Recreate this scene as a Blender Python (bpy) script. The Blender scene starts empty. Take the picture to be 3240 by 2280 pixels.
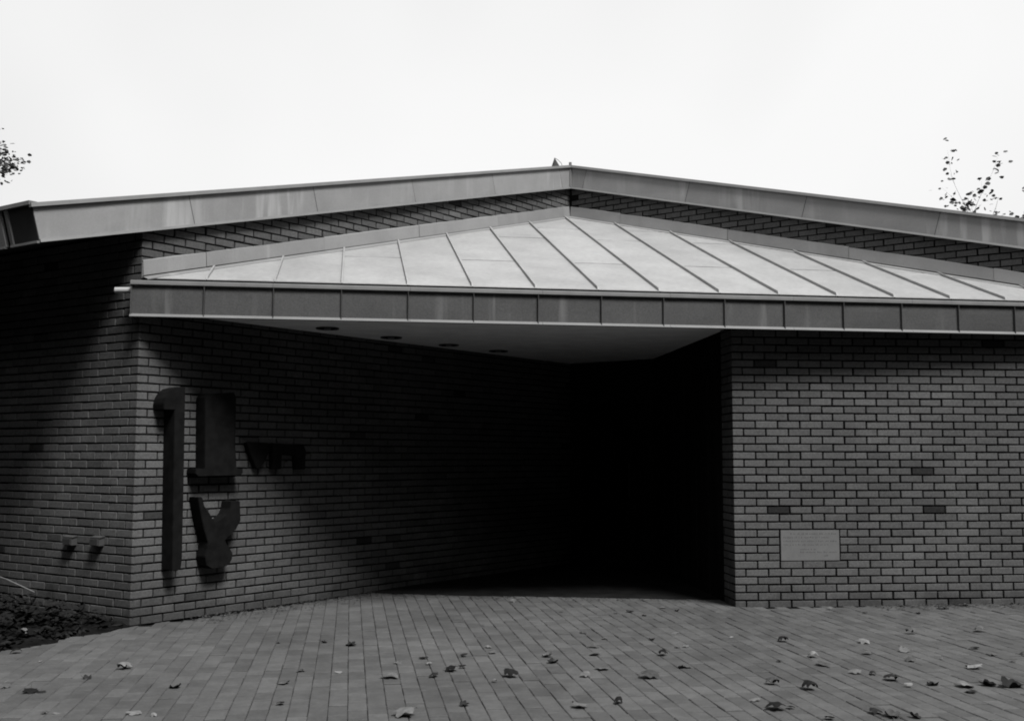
import bpy, math, random
import numpy as np
from mathutils import Matrix, Vector

random.seed(11); rng = np.random.default_rng(11)
sc = bpy.context.scene
col = sc.collection

# ------------------------------------------------------------------ camera
F_PX, PITCH, ROLL, H = 3376.8, 0.08972, 0.00197, 1.3208
c_, s_ = math.cos(PITCH), math.sin(PITCH)
R0_ = np.array([1, 0, 0.]); FW = np.array([0, c_, s_]); U0_ = np.array([0, -s_, c_])
RT = R0_*math.cos(ROLL) + U0_*math.sin(ROLL); UP = U0_*math.cos(ROLL) - R0_*math.sin(ROLL)
cam = bpy.data.cameras.new('camera'); cam_o = bpy.data.objects.new('camera', cam); col.objects.link(cam_o)
cam.sensor_fit = 'HORIZONTAL'; cam.sensor_width = 36; cam.lens = 36*F_PX/3240
cam.clip_start = 0.1; cam.clip_end = 2000
m = Matrix.Identity(4)
for i in range(3):
    m[i][0] = RT[i]; m[i][1] = UP[i]; m[i][2] = -FW[i]
m[0][3], m[1][3], m[2][3] = 0, 0, H
cam_o.matrix_world = m
sc.camera = cam_o

def project(X):
    X = np.asarray(X, float) - np.array([0, 0, H]); d = X @ FW
    return 1620 + F_PX*(X @ RT)/d, 1140 - F_PX*(X @ UP)/d

# ------------------------------------------------------------------ sky, sun, exposure
SUN_EL, SUN_AZ = math.radians(54), math.radians(146)     # azimuth clockwise from +Y: behind the viewer, to the right
SKY_OFF = (6.8, 4.1, 3.3)
world = bpy.data.worlds.new('World'); sc.world = world; world.use_nodes = True
nt = world.node_tree; nt.nodes.clear()
def N(t, kind, **kw):
    n = t.nodes.new(kind)
    for k, v in kw.items(): setattr(n, k, v)
    return n
out = N(nt, 'ShaderNodeOutputWorld'); bg = N(nt, 'ShaderNodeBackground'); bg.inputs['Strength'].default_value = 0.05
sky = N(nt, 'ShaderNodeTexSky', sky_type='NISHITA', sun_disc=False)
sky.sun_elevation = SUN_EL; sky.sun_rotation = SUN_AZ; sky.dust_density = 3.0; sky.air_density = 1.0
bw = N(nt, 'ShaderNodeRGBToBW'); nt.links.new(sky.outputs[0], bw.inputs[0])
# overcast: an even cloud layer with very soft, broad mottling laid over the clear sky
tc = N(nt, 'ShaderNodeTexCoord'); cl = N(nt, 'ShaderNodeTexNoise'); cl.inputs['Scale'].default_value = 1.5
cl.inputs['Detail'].default_value = 3; vo = N(nt, 'ShaderNodeVectorMath', operation='ADD'); vo.inputs[1].default_value = SKY_OFF
nt.links.new(tc.outputs['Generated'], vo.inputs[0]); nt.links.new(vo.outputs[0], cl.inputs['Vector'])
mr = N(nt, 'ShaderNodeMapRange'); nt.links.new(cl.outputs['Fac'], mr.inputs['Value'])
mr.inputs['From Min'].default_value = .3; mr.inputs['From Max'].default_value = .62
mr.inputs['To Min'].default_value = 8.2; mr.inputs['To Max'].default_value = 10.25
mx = N(nt, 'ShaderNodeMix', data_type='FLOAT'); mx.inputs[0].default_value = 0.90
nt.links.new(bw.outputs[0], mx.inputs[2]); nt.links.new(mr.outputs[0], mx.inputs[3])
nt.links.new(mx.outputs[0], bg.inputs['Color']); nt.links.new(bg.outputs[0], out.inputs[0])

sd = bpy.data.lights.new('sun', 'SUN'); sd.energy = 2.85; sd.angle = math.radians(18); sd.color = (1, .995, .985)
so = bpy.data.objects.new('sun', sd); col.objects.link(so)
sv = Vector((math.sin(SUN_AZ)*math.cos(SUN_EL), math.cos(SUN_AZ)*math.cos(SUN_EL), math.sin(SUN_EL)))
so.rotation_euler = sv.to_track_quat('Z', 'Y').to_euler()
so.location = sv*40

sc.view_settings.view_transform = 'Standard'; sc.view_settings.look = 'None'
sc.view_settings.exposure = 1.0; sc.view_settings.gamma = 1; sc.view_settings.use_curve_mapping = False
sc.cycles.max_bounces = 4; sc.cycles.diffuse_bounces = 1; sc.cycles.glossy_bounces = 2
sc.cycles.filter_width = 1.9
sc.cycles.use_denoising = True

# ------------------------------------------------------------------ helpers
def empty(name, loc=(0, 0, 0)):
    o = bpy.data.objects.new(name, None); col.objects.link(o); o.location = loc; o.empty_display_size = .2
    return o
def tag(o, label=None, cat=None, group=None, kind=None):
    if label: o['label'] = label
    if cat: o['category'] = cat
    if group: o['group'] = group
    if kind: o['kind'] = kind
    return o
def attach(o, parent):
    if parent is None: return
    o.parent = parent
    if parent.type == 'EMPTY': o.matrix_parent_inverse = Matrix.Translation(-Vector(parent.location))
class MB:
    def __init__(s): s.v = []; s.f = []
    def add(s, verts, faces):
        b = len(s.v); s.v += [tuple(map(float, q)) for q in verts]; s.f += [tuple(b+i for i in q) for q in faces]; return s
    def prism(s, poly, vec):
        """poly: list of 3D points (any winding), extruded along vec"""
        n = len(poly); p = [np.array(q, float) for q in poly]; v = np.array(vec, float)
        nrm = np.zeros(3)
        for i in range(n): nrm += np.cross(p[i], p[(i+1) % n])
        if nrm @ v < 0: p = p[::-1]
        return s.add(p+[q+v for q in p], [tuple(range(n))[::-1], tuple(range(n, 2*n))] + [(i, (i+1) % n, n+(i+1) % n, n+i) for i in range(n)])
    def box(s, o, ax, ay, az):
        o, ax, ay, az = (np.array(q, float) for q in (o, ax, ay, az))
        return s.prism([o, o+ax, o+ax+ay, o+ay], az)
    def tube(s, pts, rad, n=7, cap=True):
        pts = [np.array(q, float) for q in pts]; rings = []
        for i, q in enumerate(pts):
            t = pts[min(i+1, len(pts)-1)]-pts[max(i-1, 0)]; t = t/(np.linalg.norm(t)+1e-9)
            a = np.cross(t, [0.3, 0.2, 1.0]) if abs(t[2]) < .95 else np.cross(t, [1, 0, 0]); a /= np.linalg.norm(a); b = np.cross(t, a)
            r = rad[i] if hasattr(rad, '__len__') else rad
            rings.append([q+r*(math.cos(2*math.pi*k/n)*a+math.sin(2*math.pi*k/n)*b) for k in range(n)])
        vs = [q for rr in rings for q in rr]
        fs = [(i*n+k, i*n+(k+1) % n, (i+1)*n+(k+1) % n, (i+1)*n+k) for i in range(len(pts)-1) for k in range(n)]
        if cap: fs += [tuple(range(n))[::-1], tuple((len(pts)-1)*n+k for k in range(n))]
        return s.add(vs, fs)
    def mesh(s, name):
        me = bpy.data.meshes.new(name); me.from_pydata(s.v, [], s.f); me.update(); return me
    def build(s, name, mat, parent=None):
        me = s.mesh(name); me.materials.append(mat)
        o = bpy.data.objects.new(name, me); col.objects.link(o); attach(o, parent); return o
def fix_normals(o):
    import bmesh
    bm = bmesh.new(); bm.from_mesh(o.data); bmesh.ops.recalc_face_normals(bm, faces=bm.faces); bm.to_mesh(o.data); bm.free()
def v3(p2, z): return np.array([p2[0], p2[1], z], float)

# ------------------------------------------------------------------ materials (the photograph is black and white: neutral greys)
def base_mat(name, rough=.85, spec=.2):
    mt = bpy.data.materials.new(name); mt.use_nodes = True
    b = mt.node_tree.nodes['Principled BSDF']; b.inputs['Roughness'].default_value = rough
    b.inputs['Specular IOR Level'].default_value = spec
    return mt, mt.node_tree, b
def math_n(t, op, a, b=None):
    n = N(t, 'ShaderNodeMath', operation=op)
    for i, q in enumerate((a, b)):
        if q is None: continue
        if isinstance(q, (int, float)): n.inputs[i].default_value = q
        else: t.links.new(q, n.inputs[i])
    return n.outputs[0]
def noise(t, scale, detail=3, stretch=None, rough=.55):
    g = N(t, 'ShaderNodeNewGeometry'); n = N(t, 'ShaderNodeTexNoise')
    n.inputs['Scale'].default_value = scale; n.inputs['Detail'].default_value = detail; n.inputs['Roughness'].default_value = rough
    if stretch:
        mp = N(t, 'ShaderNodeVectorMath', operation='MULTIPLY'); mp.inputs[1].default_value = stretch
        t.links.new(g.outputs['Position'], mp.inputs[0]); t.links.new(mp.outputs[0], n.inputs['Vector'])
    else: t.links.new(g.outputs['Position'], n.inputs['Vector'])
    return n.outputs['Fac']
def rng_map(t, val, f0, f1, t0, t1):
    n = N(t, 'ShaderNodeMapRange'); t.links.new(val, n.inputs['Value'])
    for k, q in zip(('From Min', 'From Max', 'To Min', 'To Max'), (f0, f1, t0, t1)): n.inputs[k].default_value = q
    return n.outputs[0]
def piece_random(t):
    a = N(t, 'ShaderNodeObjectInfo').outputs['Random']; b = N(t, 'ShaderNodeNewGeometry').outputs['Random Per Island']
    return math_n(t, 'FRACT', math_n(t, 'ADD', a, math_n(t, 'MULTIPLY', b, 7.31)))
def ramp(t, fac, stops):
    n = N(t, 'ShaderNodeValToRGB'); t.links.new(fac, n.inputs[0]); e = n.color_ramp.elements
    while len(e) < len(stops): e.new(.5)
    for q, (p, v) in zip(e, stops): q.position = p; q.color = (v, v, v, 1)
    return n.outputs[0]
def bump(t, b, h, strength, dist=.002):
    n = N(t, 'ShaderNodeBump'); n.inputs['Strength'].default_value = strength; n.inputs['Distance'].default_value = dist
    t.links.new(h, n.inputs['Height']); t.links.new(n.outputs[0], b.inputs['Normal'])
def grey(name, val, rough=.8, var=.12, scale=6, bump_s=.0, bump_scale=120, spec=.0, metal=0., per_piece=0., stretch=None, fine=0.):
    mt, t, b = base_mat(name, rough, spec); b.inputs['Metallic'].default_value = metal
    c = rng_map(t, noise(t, scale, 4, stretch), .3, .7, val*(1-var), val*(1+var))
    if fine: c = math_n(t, 'MULTIPLY', c, rng_map(t, noise(t, 90, 2), .3, .7, 1-fine, 1+fine))
    if per_piece: c = math_n(t, 'MULTIPLY', c, rng_map(t, piece_random(t), 0, 1, 1-per_piece, 1+per_piece))
    t.links.new(c, b.inputs['Base Color'])
    if bump_s: bump(t, b, noise(t, bump_scale, 3), bump_s)
    return mt
def brick_mat(name, k=1.0):
    mt, t, b = base_mat(name, .9, .0)
    r = piece_random(t)
    c = ramp(t, r, [(0, .04*k), (.007, .06*k), (.014, .120*k), (.35, .136*k), (.7, .148*k), (1, .163*k)])
    c = math_n(t, 'MULTIPLY', c, rng_map(t, noise(t, 55, 4), .3, .7, .80, 1.18))
    c = math_n(t, 'MULTIPLY', c, rng_map(t, noise(t, 1.1, 4), .35, .7, .82, 1.08))
    c = math_n(t, 'MULTIPLY', c, rng_map(t, noise(t, 230, 2), .36, .44, .72, 1.0))
    # splash dirt on the lowest courses, ragged upper edge
    sz = N(t, 'ShaderNodeSeparateXYZ'); t.links.new(N(t, 'ShaderNodeNewGeometry').outputs['Position'], sz.inputs[0])
    hgt = math_n(t, 'ADD', sz.outputs[2], math_n(t, 'MULTIPLY', noise(t, 3.5, 4), -.55))
    c = math_n(t, 'MULTIPLY', c, rng_map(t, hgt, -.22, -.08, .70, 1.0))
    # lime bloom and rain-washed patches
    c = math_n(t, 'MULTIPLY', c, rng_map(t, noise(t, 2.3, 5, (1, 1, .45), .65), .58, .74, 1.0, 1.22))
    t.links.new(c, b.inputs['Base Color'])
    bump(t, b, noise(t, 160, 4), .5, .003)
    return mt
def streak_mat(name, val, streak, rough=.55, amount=.56, fine=.06, spec=.35):
    mt, t, b = base_mat(name, rough, spec)
    c = rng_map(t, noise(t, 3.0, 4), .3, .7, val*.9, val*1.08)
    c = math_n(t, 'MULTIPLY', c, rng_map(t, noise(t, 75, 3), .3, .7, 1-fine, 1+fine))
    c = math_n(t, 'MULTIPLY', c, rng_map(t, piece_random(t), 0, 1, .90, 1.08))
    st = noise(t, 7.5, 3, (1, 1, .10)); broad = noise(t, 1.3, 2, (1, 1, .25))
    k = math_n(t, 'MULTIPLY', rng_map(t, st, amount, amount+.14, 0, 1), rng_map(t, broad, .45, .62, 0, 1))
    k2 = rng_map(t, noise(t, 10, 3, (1, 1, .08)), .60, .75, 0, .25)
    mixn = N(t, 'ShaderNodeMix', data_type='FLOAT'); t.links.new(math_n(t, 'MAXIMUM', k, k2), mixn.inputs[0]); t.links.new(c, mixn.inputs[2]); mixn.inputs[3].default_value = streak
    t.links.new(mixn.outputs[0], b.inputs['Base Color'])
    bump(t, b, noise(t, 4, 3), .25, .01)
    return mt
M = dict(
    brick=brick_mat('brick', .65), mortar=grey('mortar', .010, .95, .45, 5, .6, 200),
    roof=None, rake=streak_mat('rake_metal', .202, .32, .55, .50), canopy=streak_mat('canopy_metal', .051, .135, .6, .60, .22),
    trim=grey('trim_metal', .128, .5, .1, 5, spec=.4), cap=grey('cap_metal', .128, .5, .12, 7, spec=.4), flash=streak_mat('flashing_metal', .19, .24, .55, .62),
    dark_metal=grey('dark_metal', .035, .5, .2, 6, spec=.1), black=grey('black_joint', .01, .9, .1, 5),
    soffit=grey('soffit_paint', .66, .9, .10, 4, .3, 160, fine=.06), eave=grey('eave_board', .05, .9, .2, 5),
    deck=grey('roof_deck', .04, .9, .2, 3), gutter=grey('gutter_metal', .006, .8, .2, 5),
    bronze=grey('dark_bronze', .008, .8, .3, 12, .6, 70, spec=.02), plaque=grey('pale_stone', .122, .8, .07, 14, .15, 180, fine=.04),
    ink=grey('engraved_grey', .05, .9, .2, 60), box=grey('outlet_grey', .05, .6, .1, 9), pipe=grey('pale_pipe', .32, .5, .08, 20),
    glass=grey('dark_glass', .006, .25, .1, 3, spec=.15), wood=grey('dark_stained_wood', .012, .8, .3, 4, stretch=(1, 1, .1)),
    soil=grey('soil', .007, .95, .4, 14, .8, 60), porch_shade=grey('porch_shade_tone', .014, .8, .3, 5, .3, 50, per_piece=.2),
    sand=grey('joint_sand', .018, .95, .3, 12, .4, 90), bark=grey('bark', .10, .9, .3, 20), twig=grey('pale_twig', .13, .8, .2, 20),
    litter=grey('leaf_crumbs', .045, .9, .5, 30, per_piece=.5),
)
def roof_mat():
    mt, t, b = base_mat('roof_metal', .5, .35)
    c = rng_map(t, noise(t, 2.2, 5), .3, .7, .222, .284)
    c = math_n(t, 'MULTIPLY', c, rng_map(t, noise(t, 20, 5, None, .7), .3, .7, .87, 1.10))
    c = math_n(t, 'MULTIPLY', c, rng_map(t, piece_random(t), 0, 1, .94, 1.03))
    t.links.new(c, b.inputs['Base Color']); bump(t, b, noise(t, 3.5, 3), .35, .012)
    return mt
M['roof'] = roof_mat()
def paver_mat():
    mt, t, b = base_mat('paver', .85, .04)
    c = rng_map(t, piece_random(t), 0, 1, .069, .093)
    c = math_n(t, 'MULTIPLY', c, rng_map(t, noise(t, .9, 4), .35, .68, .84, 1.10))
    c = math_n(t, 'MULTIPLY', c, rng_map(t, noise(t, 70, 3), .3, .7, .90, 1.10))
    c = math_n(t, 'MULTIPLY', c, rng_map(t, noise(t, 7, 6, None, .7), .40, .62, .86, 1.06))
    t.links.new(c, b.inputs['Base Color']); bump(t, b, noise(t, 140, 3), .35, .002)
    return mt
M['paver'] = paver_mat()
def leaf_mat(name, v0, v1, trans=.0):
    mt, t, b = base_mat(name, .8, .05)
    c = rng_map(t, piece_random(t), 0, 1, v0, v1)
    c = math_n(t, 'MULTIPLY', c, rng_map(t, noise(t, 40, 3), .3, .7, .75, 1.2))
    t.links.new(c, b.inputs['Base Color']); return mt
M['leaf'] = leaf_mat('dry_leaf', .035, .17); M['leaf_dark_and_shadow'] = leaf_mat('dark_leaf_and_shadow', .006, .022)  # near-black second tone also stands in for shadow under curled leaves
M['foliage'] = leaf_mat('foliage', .06, .13); M['ground_cover'] = leaf_mat('ground_cover', .005, .016)

# ------------------------------------------------------------------ plan of the building (metres; camera stands at the origin)
CH, BLEN, HEAD, JT = .06773, .2032, .0968, .0118
L0 = np.array([-2.9672, 8.4423]); aL, aK, aR, aU = .91823, .57814, .09091, .62189
dL = np.array([math.cos(aL), math.sin(aL)]); nL = np.array([dL[1], -dL[0]])
dK = np.array([-math.cos(aK), math.sin(aK)]); nK = np.array([-dK[1], dK[0]])
R0 = np.array([1.9430, 9.4039]); dR = np.array([math.cos(aR), math.sin(aR)]); nR = np.array([dR[1], -dR[0]])
dU = np.array([math.cos(aU), -math.sin(aU)]); nU = np.array([dU[1], -dU[0]])
SQ = 6.0736; Q = L0+SQ*dL
az = math.radians(8.552); dH = np.array([math.cos(az), math.sin(az)]); nH = np.array([dH[1], -dH[0]])
def hd(P): v = np.asarray(P)[:2]-L0; return v @ dH, -(v @ nH)
def from_hd(h, d): return L0+h*dH-d*nH
def ground_z(P): return .0045*(P[0]-L0[0])

bld = empty('brick_building', v3(L0, 0))
tag(bld, 'low brick building with a metal canopy roof folded into its inner corner', 'building')

# ---- bricks
BRICKS = {}
def brick_mesh(l, variant, h=CH-JT, t=.09):
    key = (round(l, 3), variant, round(h, 4))
    if key in BRICKS: return BRICKS[key]
    r = random.Random(hash(key) & 0xffff)
    j = lambda a=.0016: r.uniform(-a, a)
    ch = .0028; w = l; x0, x1, z0, z1 = 0, w, 0, h
    outer = [(x0+j(), ch+abs(j()), z0+j()), (x1+j(), ch+abs(j()), z0+j()), (x1+j(), ch+abs(j()), z1+j()), (x0+j(), ch+abs(j()), z1+j())]
    inner = [(x0+ch+j(), j(.0008), z0+ch+j()), (x1-ch+j(), j(.0008), z0+ch+j()), (x1-ch+j(), j(.0008), z1-ch+j()), (x0+ch+j(), j(.0008), z1-ch+j())]
    back = [(x0, t, z0), (x1, t, z0), (x1, t, z1), (x0, t, z1)]
    V = back+outer+inner
    Fc = [(8, 9, 10, 11)] + [(4+i, 4+(i+1) % 4, 8+(i+1) % 4, 8+i) for i in range(4)] + [(i, (i+1) % 4, 4+(i+1) % 4, 4+i) for i in range(4)]
    me = bpy.data.meshes.new('brick'); me.from_pydata(V, [], Fc); me.update(); me.materials.append(M['brick']); BRICKS[key] = me
    return me
def corner_mesh(a, b, variant, da, na, db, nb):
    """one brick turning the corner: a along da, b along db"""
    key = ('c', a, b, variant, round(float(da[0]), 3))
    if key in BRICKS: return BRICKS[key]
    r = random.Random(variant*97+int(a*1000)); h = CH-JT; t = .085
    P = [a*da-.001*na, -.0006*(na+nb)+0*da, b*db-.001*nb, b*db-t*nb, a*da-t*na]
    z0, z1 = r.uniform(0, .0012), h-r.uniform(0, .0012)
    n = len(P); cc = .004
    low = [v3(q, z0) for q in P]; 
    inn = [v3(q*.985, z0-0) for q in P]
    V = [v3(q, z0) for q in P]+[v3(q, z1) for q in P]
    Fc = [tuple(range(n)), tuple(range(n, 2*n))[::-1]]+[(i, n+i, n+(i+1) % n, (i+1) % n) for i in range(n)]
    me = bpy.data.meshes.new('brick'); me.from_pydata([tuple(map(float, q)) for q in V], [], Fc); me.update(); me.materials.append(M['brick'])
    import bmesh
    bm = bmesh.new(); bm.from_mesh(me); bmesh.ops.recalc_face_normals(bm, faces=bm.faces)
    bmesh.ops.bevel(bm, geom=[e for e in bm.edges], offset=.003, segments=1, affect='EDGES'); bm.to_mesh(me); bm.free()
    BRICKS[key] = me; return me

def lay_bricks(wall, org, X, n, rows, span, keep, zbase, first, rev=False, cuts=(), limit=300):
    """rows of bricks on a wall. X: direction of growing u seen from the corner; n outward normal; span: (u0,u1);
    keep(u,z): show brick? first(k): length of the corner piece face; rev: u runs to the left (K wall)"""
    items = []
    ax = -X if rev else X                       # local x axis so that local -y is outward
    ang = math.atan2(ax[1], ax[0])
    for k in range(*rows):
        z = zbase+k*CH+JT/2
        u = first(k); edges = [u]
        while u < span[1]:
            edges.append(u+BLEN); u += BLEN
        for a, b in zip(edges[:-1], edges[1:]):
            segs = [(a+JT/2, b-JT/2)]
            for (c0, c1, k0, k1) in cuts:
                if k0 <= k < k1:
                    ns = []
                    for (p, q) in segs:
                        if q <= c0 or p >= c1: ns.append((p, q)); continue
                        if p < c0: ns.append((p, c0-JT*.8))
                        if q > c1: ns.append((c1+JT*.8, q))
                    segs = [s for s in ns if s[1]-s[0] > .02]
            for (p, q) in segs:
                uc = (p+q)/2
                if uc < span[0] or not keep(uc, z+CH/2): continue
                l = round((q-p)*200)/200
                if abs(l-(BLEN-JT)) < .004: l = BLEN-JT
                start = org+X*(q if rev else p)
                items.append((start, z, l, random.randrange(6), uc))
    scored = []
    for it in items:
        c = v3(org+X*it[4]+n*.0, it[1]+.03)
        px, py = project(c); dist = np.linalg.norm(c-np.array([0, 0, H])); 
        vis = -40 < px < 3280 and -20 < py < 2300
        view = (np.array([0, 0, H])-c)/dist; cosv = max(0, view[:2] @ n)
        scored.append((cosv/dist**2 if vis else 0, it))
    scored.sort(key=lambda q: -q[0])
    rest = MB(); cnt = 0
    for s, (start, z, l, var, uc) in scored:
        me = brick_mesh(l, var); jz = random.uniform(-.0008, .0008); jd = random.uniform(-.0016, .0016); jr = random.uniform(-.004, .004)
        loc = v3(start-n*(.0+jd), z+jz); sx, sz = 1-abs(random.gauss(0, .012)), 1-abs(random.gauss(0, .022))
        if cnt < limit and s > 0:
            o = bpy.data.objects.new('brick', me); col.objects.link(o); o.location = loc; o.rotation_euler = (0, random.uniform(-.003, .003), ang+jr); o.scale = (sx, 1, sz); o.parent = wall; cnt += 1
        else:
            ca, sa = math.cos(ang), math.sin(ang)
            rest.add([(loc[0]+ca*v.co.x*sx-sa*v.co.y, loc[1]+sa*v.co.x*sx+ca*v.co.y, loc[2]+v.co.z*sz) for v in me.vertices], [tuple(p.vertices) for p in me.polygons])
    if rest.v:
        o = rest.build('brick', M['brick'], wall); o['kind'] = 'stuff'
    return cnt

def rake_z(u): return 2.880+.2616*(u+.88)          # lower edge of the sloping rake fascia on both wings
def flash_top(u): return 2.878+.2625*u
def flash_bot(u): return 2.755+.2615*u
def roof_z(d): return 2.737+.3786*d
def u_of_s(s): return SQ-s                          # the right wing mirrors the left one

RC = .017    # mortar recess
# left wing wall (lettered)
wb = MB(); o3 = L0-nL*RC
wb.prism([v3(o3-.0*dL, -.1), v3(o3+dL*(SQ+.2), -.1), v3(o3+dL*(SQ+.2), rake_z(SQ)+.15), v3(o3, rake_z(0)+.15)], v3(-nL*.25, 0))
wallL = wb.build('wall', M['mortar'], bld); wallL['label'] = 'receding brick wall with dark raised letters'
keepL = lambda u, z: (z < 2.60 or z > flash_top(u)-.12) and z < rake_z(u)+.10
firstL = lambda k: HEAD if k % 2 == 0 else BLEN-.0*JT
lay_bricks(wallL, L0, dL, nL, (0, 75), (0, SQ-.02), keepL, 0.0, firstL)
# side wall running off to the left
wb = MB(); o3 = L0-nK*RC
wb.prism([v3(o3, -.1), v3(o3+dK*4.5, -.1), v3(o3+dK*4.5, 3.18), v3(o3, 3.18)], v3(-nK*.25, 0))
wallK = wb.build('wall', M['mortar'], bld); wallK['label'] = 'shaded brick side wall behind the planting bed'
firstK = lambda k: BLEN if k % 2 == 0 else HEAD
lay_bricks(wallK, L0, dK, nK, (0, 47), (0, 2.6), lambda u, z: z < 3.12, 0.0, firstK, rev=True)
# corner bricks, shared by the two faces
for k in range(0, 47):
    z = k*CH+JT/2
    if 2.60 < z < flash_top(0)-.15 and z > 2.86: continue
    if z > rake_z(0)+.02: continue
    a, b = (HEAD-JT/2, BLEN-JT/2) if k % 2 == 0 else (BLEN-JT/2, HEAD-JT/2)
    o = bpy.data.objects.new('brick', corner_mesh(a, b, random.randrange(4), dL, nL, dK, nK)); col.objects.link(o)
    o.location = v3(L0, z); o.parent = wallL
# right porch wall with the plaque
zR = .013; ret = -nR; RLEN = 3.9; RET = .35
wb = MB(); o3 = R0-nR*RC+dR*RC
wb.prism([v3(o3, -.1), v3(o3+dR*RLEN, -.1), v3(o3+dR*RLEN, 2.50), v3(o3, 2.50)], v3(-nR*(RET-RC), 0))
wallR = wb.build('wall', M['mortar'], bld); wallR['label'] = 'evenly lit brick wall holding a pale inscribed plaque'
PLQ = (.412, .943, .418, .686)
lay_bricks(wallR, R0, dR, nR, (0, 37), (0, 3.6), lambda u, z: z < 2.50, zR, lambda k: HEAD if k % 2 == 0 else BLEN, cuts=[(PLQ[0], PLQ[1], 6, 10)])
lay_bricks(wallR, R0, ret, -dR, (0, 37), (0, .5), lambda u, z: z < 2.50, zR, lambda k: BLEN if k % 2 == 0 else HEAD, rev=True, limit=60, cuts=[(.345, 9, 0, 99)])
for k in range(37):
    a, b = (HEAD-JT/2, BLEN-JT/2) if k % 2 == 0 else (BLEN-JT/2, HEAD-JT/2)
    o = bpy.data.objects.new('brick', corner_mesh(a, b, random.randrange(4), dR, nR, ret, -dR)); col.objects.link(o)
    o.location = v3(R0, zR+k*CH+JT/2); o.parent = wallR
# right wing wall, seen above the canopy
wb = MB(); o3 = Q-nU*RC
UL = SQ
wb.prism([v3(o3-dU*.2, 2.0), v3(o3+dU*UL, 2.0), v3(o3+dU*UL, rake_z(u_of_s(UL))+.15), v3(o3-dU*.2, rake_z(SQ)+.15)], v3(-nU*.25, 0))
wallU = wb.build('wall', M['mortar'], bld); wallU['label'] = 'strip of brick wall above the right half of the canopy'
lay_bricks(wallU, Q, dU, nU, (36, 75), (.01, UL), lambda s, z: z > flash_top(u_of_s(s))-.12 and z < rake_z(u_of_s(s))+.10, 0.0, lambda k: .03+(.1016 if k % 2 else 0))

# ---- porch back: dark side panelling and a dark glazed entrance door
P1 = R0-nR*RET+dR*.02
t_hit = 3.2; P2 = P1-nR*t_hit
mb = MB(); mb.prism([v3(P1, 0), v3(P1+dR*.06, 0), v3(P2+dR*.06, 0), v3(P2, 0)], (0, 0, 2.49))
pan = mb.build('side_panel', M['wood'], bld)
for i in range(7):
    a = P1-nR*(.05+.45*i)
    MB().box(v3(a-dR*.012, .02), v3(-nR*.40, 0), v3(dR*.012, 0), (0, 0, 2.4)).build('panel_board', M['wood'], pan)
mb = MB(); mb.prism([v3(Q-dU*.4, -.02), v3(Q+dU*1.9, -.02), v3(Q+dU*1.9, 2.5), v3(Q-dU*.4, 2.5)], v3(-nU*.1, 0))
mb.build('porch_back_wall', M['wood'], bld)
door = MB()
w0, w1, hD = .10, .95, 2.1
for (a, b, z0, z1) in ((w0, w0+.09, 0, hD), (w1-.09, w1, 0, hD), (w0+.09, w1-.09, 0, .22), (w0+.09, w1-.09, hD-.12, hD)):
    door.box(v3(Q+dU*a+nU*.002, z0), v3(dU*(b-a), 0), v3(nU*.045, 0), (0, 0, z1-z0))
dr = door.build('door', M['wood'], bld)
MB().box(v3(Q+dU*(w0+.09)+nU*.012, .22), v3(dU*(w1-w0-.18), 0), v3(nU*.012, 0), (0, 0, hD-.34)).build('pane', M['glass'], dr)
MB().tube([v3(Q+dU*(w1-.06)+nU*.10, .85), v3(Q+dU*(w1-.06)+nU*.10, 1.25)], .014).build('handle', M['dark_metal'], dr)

# ---- canopy: soffit, downlights, fascia, gutter, roof panels with standing seams
HL = 8.72; FO = .10                   # fascia stands 10 cm in front of the corner-to-corner line
def hp(h, d, z): return v3(from_hd(h, d), z)
Uend = from_hd(*(hd(Q+dU*SQ)))
sf = MB(); sf.prism([v3(L0+dL*.005+nL*.002, 2.475), v3(Q, 2.475), v3(Q+dU*SQ, 2.475), hp(HL, -FO+.03, 2.475), hp(.0, -FO+.03, 2.475)], (0, 0, .03))
soff = sf.build('soffit', M['soffit'], bld)
def sofpt(x, y, z=2.475):
    d = FW+RT*(x-1620)/F_PX-UP*(y-1140)/F_PX; q = np.array([0, 0, H])+d*(z-H)/d[2]; return q
for (x, y) in ((1036, 1037), (1238, 1066), (1420, 1090), (1577, 1109)):
    c = sofpt(x, y); n = 20; ro, ri = .105, .085
    mb = MB(); vs = []
    for k in range(n):
        a = 2*math.pi*k/n; e = np.array([math.cos(a), math.sin(a), 0])
        vs += [c+e*ro+[0, 0, -.002], c+e*ro+[0, 0, -.012], c+e*ri+[0, 0, -.012], c+e*ri+[0, 0, .028]]
    fs = []
    for k in range(n):
        b, b2 = 4*k, 4*((k+1) % n)
        fs += [(b, b2, b2+1, b+1), (b+1, b2+1, b2+2, b+2), (b+2, b2+2, b2+3, b+3)]
    mb.add(vs, fs); dl = mb.build('downlight', M['dark_metal'], soff)
    MB().tube([c+[0, 0, -.0035], c+[0, 0, -.0025]], ri*.97, 18).build('recess', M['black'], dl)
    MB().tube([c+[0, 0, -.02], c+[0, 0, -.004]], .032, 12).build('lamp', M['trim'], dl)

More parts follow.
